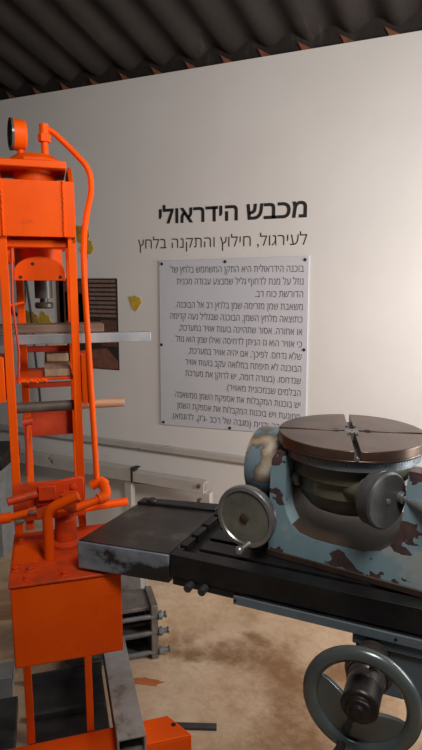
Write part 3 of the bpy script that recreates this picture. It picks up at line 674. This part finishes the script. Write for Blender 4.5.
# ------------------------------------------------------------------ tilting rotary table on the milling table
RZ = R(-8); RO = Vector((-.225, -1.34, .8605)); RF = Matrix.Translation(RO) @ Matrix.Rotation(RZ, 4, 'Z')
RT = thing('rotary_table', 'tilting rotary table with brown slotted disc on a chipped light blue cradle', 'rotary table', RO, RZ)
DZ = Matrix.Translation((0, 0, -.86))
def rb(mb, name, mat, par=RT, bev=0.002, **k):
    mb.bm.transform(DZ); return mb.build(name, mat, par, bev, **k)
def rloc(p): return RF.inverted() @ Vector(p) + Vector((0, 0, .86))
inner = [(-.108, 1.075), (-.111, 1.002), (-.103, .972), (-.090, .950), (-.070, .934), (-.040, .928), (.0, .926), (.075, .928), (.112, .938), (.134, .958), (.148, .990), (.156, 1.05)]
def outl(top, tl, tr_): return [(.212, .862), (-.149, .862), (-.147, 1.06), (-.143, tl - .02), (-.130, tl), (-.110, tl)] + inner + [(.160, tr_), (.204, tr_), (.212, tr_ - .02)]
mis = {i: 1 for i in range(6, 17)}
mb = MB(); mb.prism(outl(0, 1.117, 1.122), -.125, -.080, mis={i: 1 for i in range(9, 16)}); mb.prism(outl(0, 1.092, 1.092), -.080, .120, mis={i: 1 for i in range(5, 18)})
cr = rb(mb, 'cradle', ['cradle', 'cradle_in'], bev=0.004)
rb(MB().box(-.153, .216, -.129, .124, .860, .876), 'cradle_foot', 'cradle_in', cr, 0.002)
AX = Matrix(((0, 0, -1, 0), (1, 0, 0, 0), (0, -1, 0, 1.043), (0, 0, 0, 1)))   # local z runs to the left
rb(MB().lathe([(0, .147), (.090, .147), (.092, .152), (.092, .222), (.088, .236), (.080, .240), (0, .240)], AX, 56), 'trunnion_drum', 'drum', RT, 0.001)
rb(MB().box(-.228, -.149, -.075, .07, .862, 1.0), 'worm_housing', 'cradle', RT, 0.006)
mb = MB(); mb.lathe([(0, .085), (.022, .085), (.022, .098), (.012, .098), (.010, .112), (0, .112)], Matrix(((0, 0, -1, 0), (1, 0, 0, -.085), (0, -1, 0, 1.052), (0, 0, 0, 1))), 20); rb(mb, 'trunnion_nut', 'olive', RT, 0.001)
rb(MB().lathe([(0, 1.106), (.134, 1.106), (.136, 1.100), (.136, 1.066), (.128, 1.062), (.124, 1.058), (.124, 1.028), (.118, 1.022), (.112, 1.005), (.095, .985), (.080, .978), (0, .978)], None, 64), 'swivel_body', 'olive', RT, 0.001, sharp=30)
# platen with crossed T slots
SL = R(22.5); RD = .168; hs = .0058
mb = MB(); mb.lathe([(0, 1.127), (RD - .004, 1.127), (RD, 1.130), (RD, 1.1345), (0, 1.1345)], None, 96)
for q in range(4):
    a0 = math.asin(hs / RD); pts = [(hs, hs)] + [(RD * math.cos(a), RD * math.sin(a)) for a in [a0 + (math.pi / 2 - 2 * a0) * k / 24 for k in range(25)]]
    M = Matrix.Rotation(SL + q * math.pi / 2, 4, 'Z'); mb.T = M; mb.prism(pts, 1.134, 1.155, 'xy')
mb.T = Matrix()
pl = rb(mb, 'platen', 'platen', RT, 0.0015)
mb = MB(); mb.lathe([(.004, 1.1346), (.016, 1.1346), (.016, 1.1552), (.004, 1.1552), (.004, 1.1346)], None, 28); rb(mb, 'centre_bush', 'greysteel', pl, 0.0005)
for q in range(4):
    a = SL + q * math.pi / 2; c_, s_ = math.cos(a), math.sin(a)
    mb = MB(); mb.T = Matrix.Rotation(a, 4, 'Z')
    mb.box(.030, .042, -.012, -.0062, 1.1551, 1.1556); mb.box(.030, .042, .0062, .012, 1.1551, 1.1556); mb.T = Matrix()
    rb(mb, 'slot_key', 'hole', pl, 0)
mb = MB(); mb.T = Matrix.Rotation(SL + math.pi, 4, 'Z') if False else Matrix.Rotation(SL - math.pi / 2, 4, 'Z')
mb.cyl((RD - .006, 0, 1.138), (RD + .002, 0, 1.138), .0045, n=12); mb.T = Matrix(); rb(mb, 'slot_stop', 'steel', pl, 0.0005)
mb = MB(); mb.lathe([(0, 1.1065), (.157, 1.1065), (.157, 1.1265), (0, 1.1265)], None, 96); mb.mi = 1
for k in range(120):
    mb.T = Matrix.Rotation(2 * math.pi * k / 120, 4, 'Z'); h = .011 if k % 5 == 0 else .006
    mb.box(.1570, .1574, -.0006, .0006, 1.1265 - h, 1.1262)
mb.T = Matrix(); rb(mb, 'graduated_ring', ['ring', 'ink'], RT, 0)
# left handwheel
LW = rloc((-.430, -1.497, .967)); LM = Matrix(((1, 0, 0, LW.x), (0, 0, -1, LW.y), (0, 1, 0, LW.z), (0, 0, 0, 1)))
lh = rb(MB().lathe([(0, -.024), (.066, -.024), (.072, -.020), (.0735, -.012), (.0735, -.004), (.071, 0), (.063, .001), (.060, -.003), (0, -.003)], LM, 64), 'feed_wheel', 'steel', RT, 0)
rb(MB().lathe([(0, -.003), (.0598, -.003), (.0598, -.0022), (0, -.0022)], LM, 56), 'wheel_face', 'oliveface', lh, 0)
rb(MB().lathe([(0, -.003), (.012, -.003), (.012, .002), (.006, .004), (0, .004)], LM, 6), 'wheel_nut', 'cradle_in', lh, 0.0006)
rb(MB().lathe([(0, -.11), (.030, -.11), (.030, -.05), (.038, -.05), (.038, -.024), (0, -.024)], LM, 36), 'wheel_shaft', 'darkgrey', lh, 0.001)
mb = MB(); k0 = LM @ Vector((.012, -.060, .0)); k1 = LM @ Vector((.004, -.066, .030))
mb.tube([k0, k0 + (k1 - k0) * .5, k1], [.0075, .0055, .0055], 14)
for i in range(1): mb.lathe([(0, -.0105)] + [(.0105 * math.cos(a), .0105 * math.sin(a)) for a in [-math.pi / 2 + math.pi * k / 12 for k in range(1, 12)]] + [(0, .0105)], Matrix.Translation(k1), 20)
rb(mb, 'wheel_knob', 'steel', lh, 0, sharp=70)
# right graduated dial with crank
RW = rloc((-.118, -1.5, 1.058)); n_ = (Matrix.Rotation(-RZ, 3, 'Z') @ Vector((.848, -.53, 0))).normalized(); tx = Vector((-n_.y, n_.x, 0))
RM = Matrix(((tx.x, 0, n_.x, RW.x), (tx.y, 0, n_.y, RW.y), (0, 1, 0, RW.z), (0, 0, 0, 1)))
dh = rb(MB().lathe([(0, -.036), (.056, -.036), (.059, -.033), (.059, -.018), (.0575, -.017), (.0575, -.015), (.060, -.014), (.060, -.004), (.056, 0), (0, 0)], RM, 64), 'index_dial', 'darksteel', RT, 0)
rb(MB().lathe([(0, 0), (.006, 0), (.006, .002), (.003, .0025), (0, .0025)], RM, 18), 'dial_screw', 'steel', dh, 0)
rb(MB().lathe([(0, -.13), (.024, -.13), (.024, -.06), (.034, -.06), (.034, -.036), (0, -.036)], RM, 32), 'worm_shaft', 'olive', dh, 0.001)
h0 = RM @ Vector((.036, .002, 0)); hd = n_
h1 = h0 + hd * .012; h2 = h0 + hd * .10 + Vector((0, 0, -.012))
rb(MB().cyl(h0, h1, .0125, n=20), 'crank_boss', 'greysteel', dh, 0.001)
rb(MB().tube([h1, h1 + (h2 - h1) * .1, h1 + (h2 - h1) * .7, h2], [.007, .0075, .011, .009], 16), 'crank_handle', 'steel', dh, 0, sharp=60)
